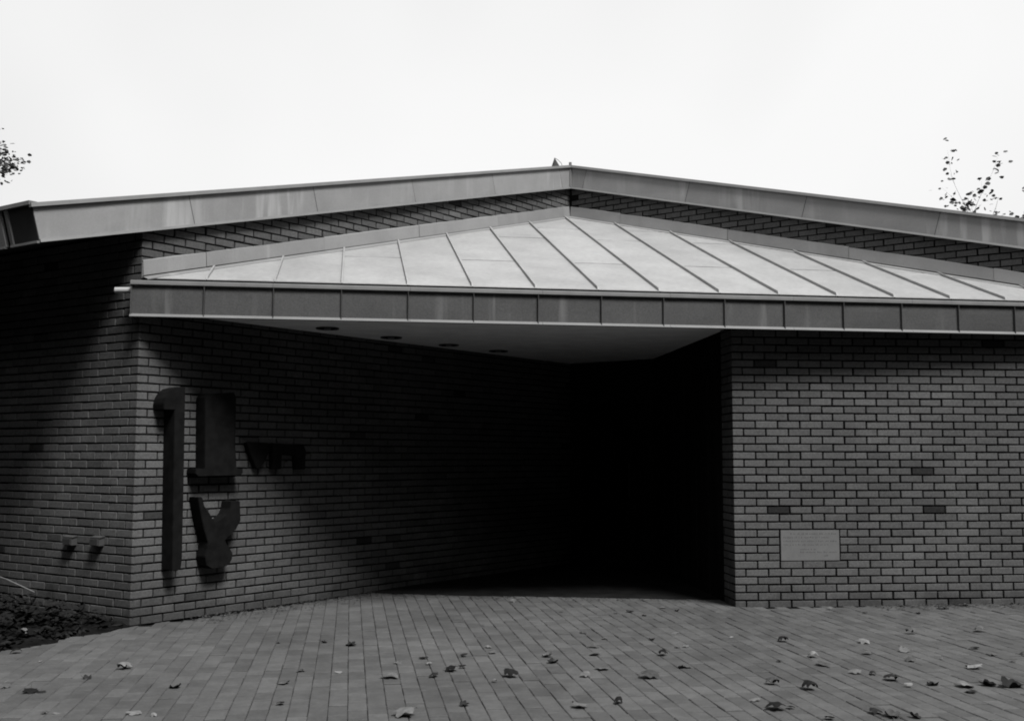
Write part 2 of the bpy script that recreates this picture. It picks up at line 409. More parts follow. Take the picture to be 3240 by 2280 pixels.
fas = MB()
fas.prism([hp(0, -FO+.012, 2.43), hp(HL, -FO+.012, 2.43), hp(HL, -FO+.03, 2.43), hp(0, -FO+.03, 2.43)], (0, 0, .25))
fascia = fas.build('canopy_fascia', M['gutter'], bld); fascia['label'] = 'dark panelled metal edge along the front of the canopy'
edges = [-.052, .508]+[.508+.5395*i for i in range(1, 16)]
for i, (a, b) in enumerate(zip(edges[:-1], edges[1:])):
    mb = MB(); bow = random.uniform(-.003, .004); tw = random.uniform(-.002, .002)
    # shallow pan: edges returned, centre slightly bowed
    xs = np.linspace(a+.004, b-.010, 5); zs = np.linspace(2.432, 2.662, 4); vs = []; fs = []
    for z in zs:
        for xx in xs:
            tt = (xx-a)/(b-a); vs.append(hp(xx, -FO+.004-(bow*math.sin(math.pi*tt)*math.sin(math.pi*(z-2.43)/.235)+tw*(tt-.5)), z))
    for r in range(3):
        for c in range(4): fs.append((r*5+c, r*5+c+1, (r+1)*5+c+1, (r+1)*5+c))
    mb.add(vs, fs); p = mb.build('fascia_panel', M['canopy'], fascia)
    # standing rib at the right-hand joint, folded to the left
    rb = MB(); rb.prism([hp(b-.010, -FO+.006, 2.42), hp(b-.003, -FO-.020, 2.42), hp(b+.001, -FO-.020, 2.42), hp(b+.003, -FO+.006, 2.42)], (0, 0, .243))
    rb.build('fascia_rib', M['canopy'], fascia)
for i in range(8):
    a, b = -.058+i*1.10, -.058+(i+1)*1.10-.002
    mb = MB(); mb.prism([hp(a, -FO-.016, 2.662), hp(a, -FO-.022, 2.668), hp(a, -FO-.020, 2.694), hp(a, -FO-.006, 2.702), hp(a, -FO+.022, 2.700), hp(a, -FO+.022, 2.664)], v3(dH*(b-a), 0))
    mb.build('fascia_cap', M['cap'], fascia)
    mb = MB(); mb.prism([hp(a, -FO+.01, 2.437), hp(a, -FO-.004, 2.436), hp(a, -FO-.024, 2.413), hp(a, -FO-.020, 2.408), hp(a, -FO+.01, 2.410)], v3(dH*(b-a), 0))
    mb.build('drip_edge', M['trim'], fascia)
# closing end of the fascia at the left
MB().prism([hp(-.056, -FO-.01, 2.41), hp(-.046, -FO-.01, 2.41), hp(-.046, .09, 2.41), hp(-.056, .09, 2.41)], (0, 0, .285)).build('end_plate', M['canopy'], fascia)
# gutter trough behind the cap
mb = MB(); mb.prism([hp(.0, -FO+.024, 2.60), hp(HL, -FO+.024, 2.60), hp(HL, .03, 2.60), hp(.0, .03, 2.60)], (0, 0, .012))
mb.prism([hp(.0, .012, 2.60), hp(HL, .012, 2.60), hp(HL, .032, 2.60), hp(.0, .032, 2.60)], (0, 0, .130))
mb.build('gutter', M['gutter'], bld)
mb = MB(); pa, pb = hp(-.02, -.035, 2.632), hp(-.19, -.035, 2.627)
n = 14; vs = []
for (c, r) in ((pa, .024), (pb, .024), (pb, .020), (pa, .020)):
    for k in range(n): vs.append(c+r*(math.cos(2*math.pi*k/n)*v3(-nH, 0)+math.sin(2*math.pi*k/n)*np.array([0, 0, 1.])))
fs = [(j*n+k, j*n+(k+1) % n, (j+1)*n+(k+1) % n, (j+1)*n+k) for j in range(3) for k in range(n)]
mb.add(vs, fs); mb.build('drain_spout', M['pipe'], bld)

# roof deck below the panels
hQ, dQ = hd(Q); hU, dU_ = hd(Q+dU*SQ)
def top_d(h):
    return max(0, min(dQ*h/hQ, dQ+(dU_-dQ)*(h-hQ)/(hU-hQ)))
mb = MB(); mb.prism([hp(0, .034, roof_z(.034)-.03), hp(hU, .034, roof_z(.034)-.03), v3(Q, roof_z(dQ)-.03)], (0, 0, -.02))
roof = mb.build('canopy_roof', M['deck'], bld); roof['label'] = 'pale standing seam metal canopy roof rising to the inner corner'
seams = [0.0]+[.508+.5395*i for i in range(0, 16)]
def clip_poly(h0, h1, d0, d1):
    hs = sorted(set([h0, h1]+([hQ] if h0 < hQ < h1 else [])+[h for h in np.linspace(h0, h1, 4)]))
    up = [(h, min(top_d(h), d1)) for h in hs]
    # also break where the top line crosses d1
    lo = [(h, d0) for h in hs]
    return lo, up
for i, (a, b) in enumerate(zip(seams[:-1], seams[1:])):
    if a > hU-.05: continue
    b = min(b, hU-.02)
    cuts = [0.0]+([1.17, 3.24] if i % 2 else [2.55])+[9]
    for c0, c1 in zip(cuts[:-1], cuts[1:]):
        if max(top_d(a), top_d(b), top_d(hQ) if a < hQ < b else 0) <= c0+.03: continue
        xs = np.linspace(a+.003, b-.003, 9); vs = []; fs = []; bow = random.uniform(.0, .005); lift = .0
        ny = 6
        for q, h in enumerate(xs):
            te = max(c0, min(c1-.028, top_d(h)-.015))
            for r in range(ny):
                d = c0+(te-c0)*r/(ny-1)
                vs.append(hp(h, d, roof_z(d)+bow*math.sin(math.pi*q/8)*(1 if r else .4)+lift*(1-r/(ny-1))+random.uniform(-.0008, .0008)))
        for q in range(8):
            for r in range(ny-1): fs.append((q*ny+r, (q+1)*ny+r, (q+1)*ny+r+1, q*ny+r+1))
        # turned-down front edge
        b0 = len(vs); 
        for q, h in enumerate(xs): vs.append(hp(h, c0+.001, roof_z(c0)-(.005 if c0 == 0 else .008)))
        for q in range(8): fs.append((b0+q, b0+q+1, (q+1)*ny, q*ny))
        MB().add(vs, fs).build('roof_panel', M['roof'], roof)
for i, h in enumerate(seams[1:]):
    te = top_d(h)-.03
    if h > hU-.05 or te < .08: continue
    w = .0075; hh = .026
    mb = MB(); pts = [(.004, .0), (.016, hh), (te, hh), (te, .0)]
    P = [hp(h-w, d, roof_z(d)+e) for d, e in pts]
    mb.prism(P, v3(dH*2*w, 0)); mb.build('roof_seam', M['roof'], roof)

# ---- flashing along both brick walls
def flashing(org, X, n, joints, zt, zb, nm):
    root = MB().prism([v3(org+X*joints[0]+n*.002, zb(joints[0])-.02), v3(org+X*joints[-1]+n*.002, zb(joints[-1])-.02), v3(org+X*joints[-1]+n*.002, zt(joints[-1])-.012), v3(org+X*joints[0]+n*.002, zt(joints[0])-.012)], v3(n*.012, 0)).build('wall_flashing', M['flash'], bld)
    for a, b in zip(joints[:-1], joints[1:]):
        a2, b2 = a+.002, b-.002; mb = MB()
        prof = lambda u: [v3(org+X*u+n*.004, zt(u)+.002), v3(org+X*u+n*.020, zt(u)-.004), v3(org+X*u+n*.030, zb(u)), v3(org+X*u+n*.018, zb(u)-.004)]
        us = np.linspace(a2, b2, max(3, int((b-a)/.25))); vs = []; fs = []
        for u in us:
            w = random.uniform(-.0022, .0022); pr = prof(u); pr[0][2] += random.uniform(-.004, .004); vs += [q+v3(n*w, 0) for q in pr]
        for i in range(len(us)-1):
            for j in range(3): fs.append((i*4+j, i*4+j+1, (i+1)*4+j+1, (i+1)*4+j))
        o = MB().add(vs, fs).build('flashing_piece', M['flash'], root); fix_normals(o)
    # apron strip lying on the roof below the flashing
    for a, b in zip(joints[:-1], joints[1:]):
        us = (a+.001, b-.001); vs = []
        for u in us:
            d1 = hd(org+X*u+n*.03)[1]; d2 = hd(org+X*u+n*.085)[1]
            vs += [v3(org+X*u+n*.012, roof_z(d1)+.020), v3(org+X*u+n*.085, roof_z(d2)+.010), v3(org+X*u+n*.086, roof_z(d2)+.001)]
        o = MB().add(vs, [(0, 1, 4, 3), (1, 2, 5, 4)]).build('apron_strip', M['flash'], root); fix_normals(o)
flashing(L0, dL, nL, [0.0, .6, 1.93, 3.25, 4.58, 5.9, SQ-.03], flash_top, flash_bot, 'L')
flashing(Q, dU, nU, [.03, .75, 2.15, 3.53, 4.95, SQ], lambda s: flash_top(u_of_s(s)), lambda s: flash_bot(u_of_s(s)), 'U')

# ---- rake fascia of the upper roof (both wings) and eave on the left
RH = .283
def rake(org, X, n, joints, zfun, slope, label):
    off = .045
    back = MB().prism([v3(org+X*joints[0]+n*(off-.016), zfun(joints[0])+.012), v3(org+X*joints[-1]+n*(off-.016), zfun(joints[-1])+.012), v3(org+X*joints[-1]+n*(off-.016), zfun(joints[-1])+RH-.01), v3(org+X*joints[0]+n*(off-.016), zfun(joints[0])+RH-.01)], v3(-n*.05, 0))
    root = back.build('rake_fascia', M['dark_metal'], bld); root['label'] = label
    sh = -slope*RH*.95                        # joints run square to the sloping edge
    for i, (a, b) in enumerate(zip(joints[:-1], joints[1:])):
        e0 = 0 if i == 0 and joints[0] > -.5 else 1; e1 = 0 if i == len(joints)-2 else 1
        mb = MB(); nx = max(3, int((b-a)/.3)); vs = []; fs = []
        for q in range(nx+1):
            t = q/nx; ub = a+.0025+(b-a-.005)*t; w = random.uniform(-.002, .002)
            sk = sh*(e0*(1-t)+e1*t)
            for r in range(4):
                tz = r/3; u = ub+sk*tz; zz = zfun(ub+sk*tz)+.010+(RH-.012)*tz
                vs.append(v3(org+X*u+n*(off+w*math.sin(math.pi*tz)), zz))
        for q in range(nx):
            for r in range(3): fs.append((q*4+r, (q+1)*4+r, (q+1)*4+r+1, q*4+r+1))
        MB().add(vs, fs).build('fascia_panel', M['rake'], root)
        for (z0, z1, p0, p1, nm, mtl) in ((-.004, .018, .012, .022, 'drip_edge', M['trim']), (RH-.018, RH+.014, .018, .026, 'fascia_cap', M['cap'])):
            bb = b-.001; aa = a if not (i == 0 and joints[0] < -.5 and nm == 'fascia_cap') else a-.085
            prof = lambda u: [v3(org+X*u+n*(off-.01), zfun(u)+z0), v3(org+X*u+n*(off+p1), zfun(u)+z0), v3(org+X*u+n*(off+p0), zfun(u)+z1), v3(org+X*u+n*(off-.03), zfun(u)+z1+.004)]
            A, B = prof(aa), prof(bb)
            mb = MB(); mb.add(A+B, [(0, 1, 2, 3)[::-1], (4, 5, 6, 7), (0, 1, 5, 4), (1, 2, 6, 5), (2, 3, 7, 6), (3, 0, 4, 7)]); o = mb.build(nm, mtl, root); fix_normals(o)
    return root
rake(L0, dL, nL, [-.88, .46, 1.82, 3.17, 4.51, 5.86, SQ-.045], rake_z, .2616, 'pale metal rake fascia rising to the inner corner from the left')
rake(Q, dU, nU, [.045, .22, 1.63, 3.03, 4.41, 5.80, SQ+.88], lambda s: rake_z(SQ-s), -.2616, 'pale metal rake fascia falling away to the right')
MB().tube([v3(Q+(nL+nU)*.05, rake_z(SQ)-.0), v3(Q+(nL+nU)*.05, rake_z(SQ)+RH+.035)], .018, 8).build('corner_trim', M['cap'], bld)
# left eave: level fascia, soffit boards
KC = L0-dL*.88+nL*.045
zE = rake_z(-.88)
TK = v3(-dL*.070, RH-.02)                          # the eave boards stand square to the roof slope, leaning out at the top
kf = MB().prism([v3(KC+dK*.04+dL*.012, zE+.01), v3(KC+dK*4.0+dL*.012, zE+.01), v3(KC+dK*4+dL*.05, zE+.01), v3(KC+dK*.04+dL*.05, zE+.01)], TK*.97).build('eave_fascia', M['black'], bld)
kf['label'] = 'dark level eave fascia at the left roof corner'
for (a, b, mt_, pr_) in ((.004, .30, M['dark_metal'], .0), (.30, .335, M['trim'], .014), (.40, 1.0, M['rake'], .012), (1.0, 2.2, M['rake'], .012)):
    MB().prism([v3(KC+dK*a-dL*(pr_+.002), zE+.004), v3(KC+dK*b-dL*(pr_+.002), zE+.004), v3(KC+dK*b+dL*.011, zE+.004), v3(KC+dK*a+dL*.011, zE+.004)], TK).build('fascia_panel', mt_, kf)
for (a, b) in ((.0, .335), (.405, 2.2)):
    MB().prism([v3(KC+dK*a-dL*.02, zE-.01), v3(KC+dK*b-dL*.02, zE-.01), v3(KC+dK*b, zE-.01), v3(KC+dK*a, zE-.01)], (0, 0, .017)).build('drip_edge', M['trim'], kf)
MB().prism([v3(KC-dL*.094, zE+RH-.02), v3(KC+dK*2.2-dL*.094, zE+RH-.02), v3(KC+dK*2.2-dL*.03, zE+RH-.02), v3(KC-dL*.03, zE+RH-.02)], (0, 0, .03)).build('fascia_cap', M['cap'], kf)
es = MB()
es.prism([v3(KC+dL*.02-nL*.02, zE+.02), v3(L0+nL*.02+dL*.06, rake_z(.06)+.02), v3(L0+dK*4.0+dL*.06, rake_z(.06)+.02), v3(KC+dK*4.0+dL*.02, zE+.02)], (0, 0, .03))
es.build('eave_soffit', M['eave'], bld)
# upper roof decks behind the fascias
for (org, X, n, u0, u1, zf, nm) in ((L0, dL, nL, -.86, SQ, rake_z, 'a'), (Q, dU, nU, 0, SQ+.8, lambda s: rake_z(SQ-s), 'b')):
    mb = MB(); mb.prism([v3(org+X*u0+n*.02, zf(u0)+RH-.03), v3(org+X*u1+n*.02, zf(u1)+RH-.03), v3(org+X*u1-n*5, zf(u1)+RH-.03), v3(org+X*u0-n*5, zf(u0)+RH-.03)], (0, 0, -.04))
    mb.build('upper_roof', M['deck'], bld)
MB().prism([v3(Q-nL*.3, 4.86), v3(Q-nL*.3+dL*5, 4.86), v3(Q+dL*5-nU*0+(-dU)*-3, 4.86), v3(Q-nU*.3+(-dU)*-.0, 4.86)], (0, 0, -.06)).build('upper_roof', M['deck'], bld)

# ------------------------------------------------------------------ ground, paving, bed
mb = MB(); S = 400
mb.add([(-S, -S, ground_z((-30, 0))*0-.06), (S, -S, -.06), (S, S, -.06), (-S, S, -.06)], [(0, 1, 2, 3)])
gr = mb.build('ground', M['sand']); tag(gr, 'sandy bedding ground reaching out around the building', 'ground', kind='structure')
HL0, HL1, DD0, DD1 = -3.6, 10.4, -6.4, 2.6
mb = MB(); cs = [from_hd(HL0, DD0), from_hd(HL1, DD0), from_hd(HL1, DD1+1.6), from_hd(HL0, DD1+1.6)]
mb.add([v3(c, ground_z(c)-.015) for c in cs], [(0, 1, 2, 3)])
pav = mb.build('paving', M['sand']); tag(pav, 'brick paved forecourt laid in long running rows toward the porch', 'paving', kind='structure')
bedA, bedB = np.array([-3.49, 7.42]), np.array([-3.02, 8.47])
bdir = (bedA-bedB)/np.linalg.norm(bedA-bedB); bn = np.array([bdir[1], -bdir[0]])     # points to the bed side (left)
if bn[0] > 0: bn = -bn
def in_bed(P): return (P-bedB) @ bn > -.02 and (P-L0) @ nK > -.3
def inside_building(P):
    if (P-L0) @ nL < .0 and (P-L0) @ nK < 0.0: return True
    if (P-L0) @ nL < .0 and (P-L0) @ dL > -.1: return True
    if (P-R0) @ nR < .0 and (P-R0) @ dR > .03: return True
    return False
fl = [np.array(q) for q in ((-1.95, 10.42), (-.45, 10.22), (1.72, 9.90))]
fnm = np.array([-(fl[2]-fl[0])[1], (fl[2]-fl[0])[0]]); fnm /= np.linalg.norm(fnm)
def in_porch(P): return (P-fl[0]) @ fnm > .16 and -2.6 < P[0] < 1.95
# near-black sheet deep inside the porch, its colour standing in for shade
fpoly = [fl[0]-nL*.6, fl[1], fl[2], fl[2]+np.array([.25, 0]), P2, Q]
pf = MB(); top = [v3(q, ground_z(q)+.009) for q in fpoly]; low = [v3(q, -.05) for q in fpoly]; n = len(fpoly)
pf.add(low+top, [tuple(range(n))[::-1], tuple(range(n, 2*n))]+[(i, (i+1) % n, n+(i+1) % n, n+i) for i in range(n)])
pfo = pf.build('porch_shade_sheet', M['porch_shade']); fix_normals(pfo); tag(pfo, 'near-black sheet standing in for shade inside the porch', 'porch_shade', kind='structure')

PV = {}
def paver_mesh(var):
    if var in PV: return PV[var]
    r = random.Random(var*13+5); w, l, g, ch = .1016, .2032, .0024, .0036; j = lambda a=.0012: r.uniform(-a, a)
    x0, x1, y0, y1 = -w/2+g/2, w/2-g/2, -l/2+.0048, l/2-.0048
    low = [(x0, y0, -.02), (x1, y0, -.02), (x1, y1, -.02), (x0, y1, -.02)]
    mid = [(x+j(), y+j(), -ch) for x, y in ((x0, y0), (x1, y0), (x1, y1), (x0, y1))]
    top = [(x+sx*ch+j(.001), y+sy*ch+j(.001), j(.0006)) for x, y, sx, sy in ((x0, y0, 1, 1), (x1, y0, -1, 1), (x1, y1, -1, -1), (x0, y1, 1, -1))]
    Fc = [(8, 9, 10, 11)]+[(4+i, 4+(i+1) % 4, 8+(i+1) % 4, 8+i) for i in range(4)]+[(i, (i+1) % 4, 4+(i+1) % 4, 4+i) for i in range(4)]
    me = bpy.data.meshes.new('paver'); me.from_pydata(low+mid+top, [], Fc); me.update(); me.materials.append(M['paver']); PV[var] = me
    return me
items = []
for i in range(int((HL1-HL0)/.1016)):
    h = HL0+.0508+.1016*i; off = (.1016 if i % 2 else 0)+random.uniform(-.018, .018)
    for jn in range(int((DD1-DD0)/.2032)+1):
        d = DD0+off+.2032*jn+random.uniform(-.001, .001)
        P = from_hd(h, d)
        if inside_building(P) or in_bed(P) or in_porch(P): continue
        px, py = project(v3(P, ground_z(P))) if P[1] > 1 else (-9999, 0)
        vis = 5 < px < 3235 and 0 < py < 2275
        items.append((0 if not vis else 1/np.linalg.norm(P)**3, P))
items.sort(key=lambda q: -q[0])
rest = MB(); ang = az
for n_, (s, P) in enumerate(items):
    me = paver_mesh(random.randrange(7)); z = ground_z(P)+random.gauss(0, .0014)+.012*math.sin(P[0]*.9+1)*math.sin(P[1]*.8)*.35
    tx, ty, tz = random.gauss(0, .006), random.gauss(0, .004), random.gauss(0, .004)
    if n_ < 300 and s > 0:
        o = bpy.data.objects.new('paver', me); col.objects.link(o); o.location = (P[0], P[1], z); o.rotation_euler = (tx, ty, ang+tz); o.parent = pav
    else:
        R_ = Matrix.Rotation(ang+tz, 3, 'Z') @ Matrix.Rotation(ty, 3, 'Y') @ Matrix.Rotation(tx, 3, 'X')
        rest.add([tuple(R_ @ v.co+Vector((P[0], P[1], z))) for v in me.vertices], [tuple(p.vertices) for p in me.polygons])
po = rest.build('paver', M['paver'], pav); po['kind'] = 'stuff'

# planting bed
mb = MB(); nx, ny = 26, 30; vs = []; fs = []
for i in range(nx):
    for j in range(ny):
        P = bedB+bn*(i*.13-.09+.03*math.sin(j*1.7))+bdir*(-.02+j*.13)
        e = min(1, i/2.5); z = -.008+e*.035+.018*(i == 1)+rng.normal(0, .012)+.03*math.sin(i*1.3)*math.sin(j*.9)*e
        vs.append((P[0], P[1], z))
for i in range(nx-1):
    for j in range(ny-1): fs.append((i*ny+j, (i+1)*ny+j, (i+1)*ny+j+1, i*ny+j+1))
bed = mb.add(vs, fs).build('planting_bed', M['soil']); fix_normals(bed); tag(bed, 'dark soil bed at the foot of the shaded side wall', 'soil', kind='structure')

# ------------------------------------------------------------------ things on the walls
def wall_pt(x, y, org, n, off=0.):
    d = FW+RT*(x-1620)/F_PX-UP*(y-1140)/F_PX; P0 = org+n*off; t = (P0 @ n)/(d[:2] @ n); return np.array([0, 0, H])+t*d
def zl(q): return (480+q[0]/2.4475, 1180+q[1]/2.4475)
def letter(poly, t, label, hole=None):
    """poly: outline in picture points of the letter's front face, placed on the wall's plane at its real depth"""
    P = [wall_pt(*zl(q), L0, nL, t) for q in poly]
    c = np.mean(P, axis=0); e = empty('wall_letter', tuple(c-v3(nL*t, 0)))
    tag(e, label, 'letter', 'dark raised letters on the left brick wall')
    fr = MB(); fr.prism(P, v3(-nL*(t-.004), 0)); o = fr.build('letter_body', M['bronze'], e)
    import bmesh
    bm = bmesh.new(); bm.from_mesh(o.data); bmesh.ops.recalc_face_normals(bm, faces=bm.faces)
    bmesh.ops.bevel(bm, geom=list(bm.edges), offset=.004, segments=2, affect='EDGES'); bmesh.ops.triangulate(bm, faces=[f for f in bm.faces if len(f.verts) > 4]); bm.to_mesh(o.data); bm.free()
    # two standoff pins into the wall
    cu = v3(nL, 0)
    for k in (0.25, .75):
        q = P[0]*(1-k)+P[len(P)//2]*k
        MB().tube([c*(.5)+q*.5-cu*(t-.002), c*.5+q*.5-cu*(t+.02)], .012, 8).build('pin', M['bronze'], e)
letter([(95, 282), (93, 235), (104, 190), (130, 150), (165, 120), (215, 108), (262, 104), (250, 800), (236, 1440), (228, 1505), (196, 1532), (160, 1528), (168, 900), (178, 285)], .15, 'tall thin raised letter with a hooked top nearest the wall corner')
letter([(415, 190), (440, 160), (640, 150), (655, 190), (650, 560), (660, 735), (705, 738), (708, 770), (690, 792), (360, 800), (342, 780), (343, 742), (412, 738)], .13, 'broad block-shaped raised letter with a wide foot')
letter([(360, 962), (378, 956), (396, 966), (408, 1025), (450, 1085), (474, 1130), (494, 1158), (545, 1130), (585, 1092), (606, 1050), (612, 992), (650, 984), (685, 992), (690, 1140), (655, 1205), (600, 1262), (566, 1300), (598, 1340), (628, 1392), (622, 1440), (600, 1482), (540, 1508), (470, 1515), (425, 1490), (415, 1420), (430, 1360), (436, 1310), (405, 1210), (385, 1110), (372, 1040)], .13, 'raised letter shaped like a forked sprout on a round base')
letter([(738, 540), (760, 532), (905, 540), (925, 556), (922, 590), (868, 700), (836, 742), (812, 735), (770, 640)], .06, 'small triangular raised letter right of the block-shaped one')
letter([(940, 540), (1180, 560), (1195, 600), (1190, 742), (1120, 745), (1115, 640), (1010, 630), (1005, 742), (938, 742)], .06, 'small square arched raised letter deepest in the shade')

# plaque let into the right wall
pz0, pz1 = PLQ[2]+.004, PLQ[3]
pe = empty('wall_plaque', tuple(v3(R0+dR*(PLQ[0]+PLQ[1])/2, pz0))); tag(pe, 'pale stone inscription plaque let into the right brick wall', 'plaque')
sl = MB().box(v3(R0+dR*(PLQ[0]+.002)+nR*.003, pz0), v3(dR*(PLQ[1]-PLQ[0]-.004), 0), v3(-nR*.05, 0), (0, 0, pz1-pz0-.002)).build('slab', M['plaque'], pe)
W = PLQ[1]-PLQ[0]; Hh = pz1-pz0
for (fx0, fx1, fy) in ((.17, .95, .15), (.05, .82, .27), (.05, .95, .39), (.05, .80, .51), (.33, .60, .66), (.33, .95, .755), (.73, .83, .87)):
    mb = MB(); x = fx0
    while x < fx1:
        w = random.uniform(.004, .011); hgt = random.choice((.009, .009, .013)); skew = random.uniform(-.002, .002)
        a = R0+dR*(PLQ[0]+W*x)+nR*.0034; z = pz1-Hh*fy+random.uniform(-.001, .001)
        mb.add([v3(a, z), v3(a+dR*w*.55, z+.001), v3(a+dR*w*.55, z+hgt), v3(a, z+hgt-skew)], [(0, 1, 2, 3)])
        x += (w+random.choice((.004, .004, .004, .016)))/W
    mb.build('inscription_line', M['ink'], pe)['kind'] = 'stuff'

# two outlet boxes on the side wall
for (u, z, lab) in ((.404, .636, 'small grey outlet box on the side wall, nearer the brick corner'), (.758, .625, 'small grey outlet box on the side wall, farther from the brick corner')):
    e = empty('outlet_box', tuple(v3(L0+dK*u, z-.03))); tag(e, lab, 'outlet', 'outlet boxes on the side wall')
    ax = v3(-dK*.11, 0)
    b = MB().box(v3(L0+dK*(u+.055)-nK*.004, z-.03), ax, v3(nK*.055, 0), (0, 0, .062)).build('back_box', M['box'], e)
    MB().prism([v3(L0+dK*(u+.062)+nK*.051, z+.030), v3(L0+dK*(u-.062)+nK*.051, z+.030), v3(L0+dK*(u-.062)-nK*.004, z+.040), v3(L0+dK*(u+.062)-nK*.004, z+.040)], (0, 0, .007)).build('hood', M['box'], e)
    MB().box(v3(L0+dK*(u+.048)+nK*.052, z-.026), v3(-dK*.096, 0), v3(nK*.010, 0), (0, 0, .048)).build('flap', M['dark_metal'], e)

# vent cowl on the roof behind the inner corner
vx = np.array([.655, 15.5])
e = empty('roof_vent', (vx[0], vx[1], 4.86)); tag(e, 'small pointed vent cowl peeping over the roof peak', 'vent')
MB().tube([v3(vx, 4.80), v3(vx, 5.56)], .05, 10).build('pipe', M['dark_metal'], e)
mb = MB(); n = 12; base = [v3(vx+np.array([-.005, 0])+.085*np.array([math.cos(2*math.pi*k/n), math.sin(2*math.pi*k/n)]), 5.55) for k in range(n)]
mb.add(base+[v3(vx+np.array([-.03, 0]), 5.735)], [(k, (k+1) % n, n) for k in range(n)]+[tuple(range(n))[::-1]]); mb.build('cowl', M['box'], e)
MB().tube([v3(vx+np.array([-.03, 0]), 5.73), v3(vx+np.array([.02, 0]), 5.70), v3(vx+np.array([.07, 0]), 5.65), v3(vx+np.array([.10, 0]), 5.56), v3(vx+np.array([.11, 0]), 5.30), v3(vx+np.array([.03, 0]), 5.2)], .004, 5).build('stay_wire', M['box'], e)

# ------------------------------------------------------------------ fallen leaves
def leaf_shape(seed, curl):
    r = random.Random(seed); n = 25; V = [(0, 0, 0)]; 
    lob = [0, .95, 1.95, math.pi, -1.95, -.95]
    amp = [1.0, .92, .70, .35, .70, .92]
    def rad(a):
        q = .46
        for l, am in zip(lob, amp):
            dd = abs((a-l+math.pi) % (2*math.pi)-math.pi); q = max(q, am*max(0, 1-(dd/.62)**1.4)*.42+.50*am)
        return q*.5
    ph = r.uniform(0, 6.28); sg = 1 if r.random() < .35 else -1; cx, cy = sg*curl*r.uniform(.5, 1.3), sg*curl*r.uniform(.1, 1.1); rip = r.uniform(.03, .09)
    def zf(x, y, a): return cx*x*x*2.2+cy*y*y*2.2+rip*math.sin(3*a+ph)*math.hypot(x, y)+.12*curl*math.sin(5*a+2*ph)*(x*x+y*y)*4
    for fr in (.5, 1.0):
        for k in range(n):
            a = 2*math.pi*k/n; q = rad(a)*fr*(1+r.uniform(-.06, .06)); x, y = q*math.cos(a), q*math.sin(a); V.append((x, y, zf(x, y, a)))
    Fc = [(0, 1+k, 1+(k+1) % n) for k in range(n)]+[(1+k, 1+n+k, 1+n+(k+1) % n, 1+(k+1) % n) for k in range(n)]
    # stalk
    b = len(V); V += [(-.15, -.008, .0), (-.15, .008, .0), (-.62, .02, .03), (-.62, .005, .035)]; Fc.append((b, b+1, b+2, b+3))
    # roll up: bend around the x axis for strong curls
    if curl > .8:
        kk = curl*2.4; V = [(x, math.sin(y*kk)/kk, z*.4+sg*(1-math.cos(y*kk))/kk) for x, y, z in V]
    zmin = min(q[2] for q in V); zr = max(q[2] for q in V)-zmin; lim = .22 if curl < .8 else .34; kz = min(1, lim/zr); V = [(x, y, (z-zmin)*kz) for x, y, z in V]
    me = bpy.data.meshes.new('fallen_leaf'); me.from_pydata(V, [], Fc); me.update()
    for p in me.polygons: p.use_smooth = True
    return me
LM = []
for i in range(12):
    me = leaf_shape(i+3, (.15, .35, .6, .9, 1.2, 1.5)[i % 6]); me.materials.append(M['leaf']); LM.append(me)
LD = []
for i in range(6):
    me = leaf_shape(i+40, (.5, .9, 1.3, 1.6, .7, 1.1)[i]); me.materials.append(M['leaf_dark_and_shadow']); LD.append(me)
def gpt(x, y):
    d = FW+RT*(x-1620)/F_PX-UP*(y-1140)/F_PX; t = (0-H)/d[2]
    for _ in range(3):
        q = d*t; t = (ground_z(q)-H)/d[2]
    return d*t+np.array([0, 0, H])
SC = 2.1259
raw = []
def grp(x0, y0, L_):
    for (x, y, s, k) in L_: raw.append((x0+x/SC, y0+y/SC, s, k))
# (x, y in the zoomed picture, size m, kind: p pale, m mixed, d dark curled)
grp(0, 1880, [(2185,325,.06,'d'),(1870,330,.035,'m'),(830,505,.13,'m'),(585,570,.09,'d'),(1170,630,.10,'d'),(205,660,.11,'d'),(280,662,.06,'d'),(110,398,.11,'m'),(15,625,.13,'m'),(380,805,.08,'m'),(300,808,.05,'m'),(915,805,.10,'m'),(1035,820,.05,'p'),(2030,518,.07,'m'),(1900,600,.09,'m'),(1890,740,.06,'m'),(270,455,.035,'p'),(2285,525,.06,'m'),(680,245,.03,'p')])
grp(1080, 1880, [(55,345,.10,'m'),(550,432,.075,'d'),(375,462,.07,'p'),(592,470,.06,'m'),(320,560,.14,'m'),(750,512,.12,'m'),(820,492,.07,'d'),(628,552,.08,'m'),(985,358,.07,'m'),(1020,395,.08,'m'),(832,418,.07,'m'),(950,212,.05,'m'),(1130,548,.12,'m'),(1030,588,.05,'m'),(1380,415,.10,'m'),(1415,458,.10,'d'),(1695,355,.10,'m'),(1700,405,.12,'p'),(1770,302,.06,'p'),(1635,262,.08,'m'),(1480,122,.05,'m'),(1850,130,.05,'p'),(1940,120,.09,'m'),(2040,148,.06,'m'),(2160,95,.07,'m'),(2255,112,.06,'d'),(2250,260,.08,'m'),(2085,305,.06,'m'),(2260,360,.05,'d'),(2160,408,.10,'m'),(2280,490,.06,'d'),(1765,500,.12,'m'),(1645,548,.08,'m'),(2065,558,.16,'m'),(820,745,.07,'m'),(440,808,.16,'m'),(1600,758,.11,'m'),(1865,725,.08,'m'),(1150,52,.09,'p')])
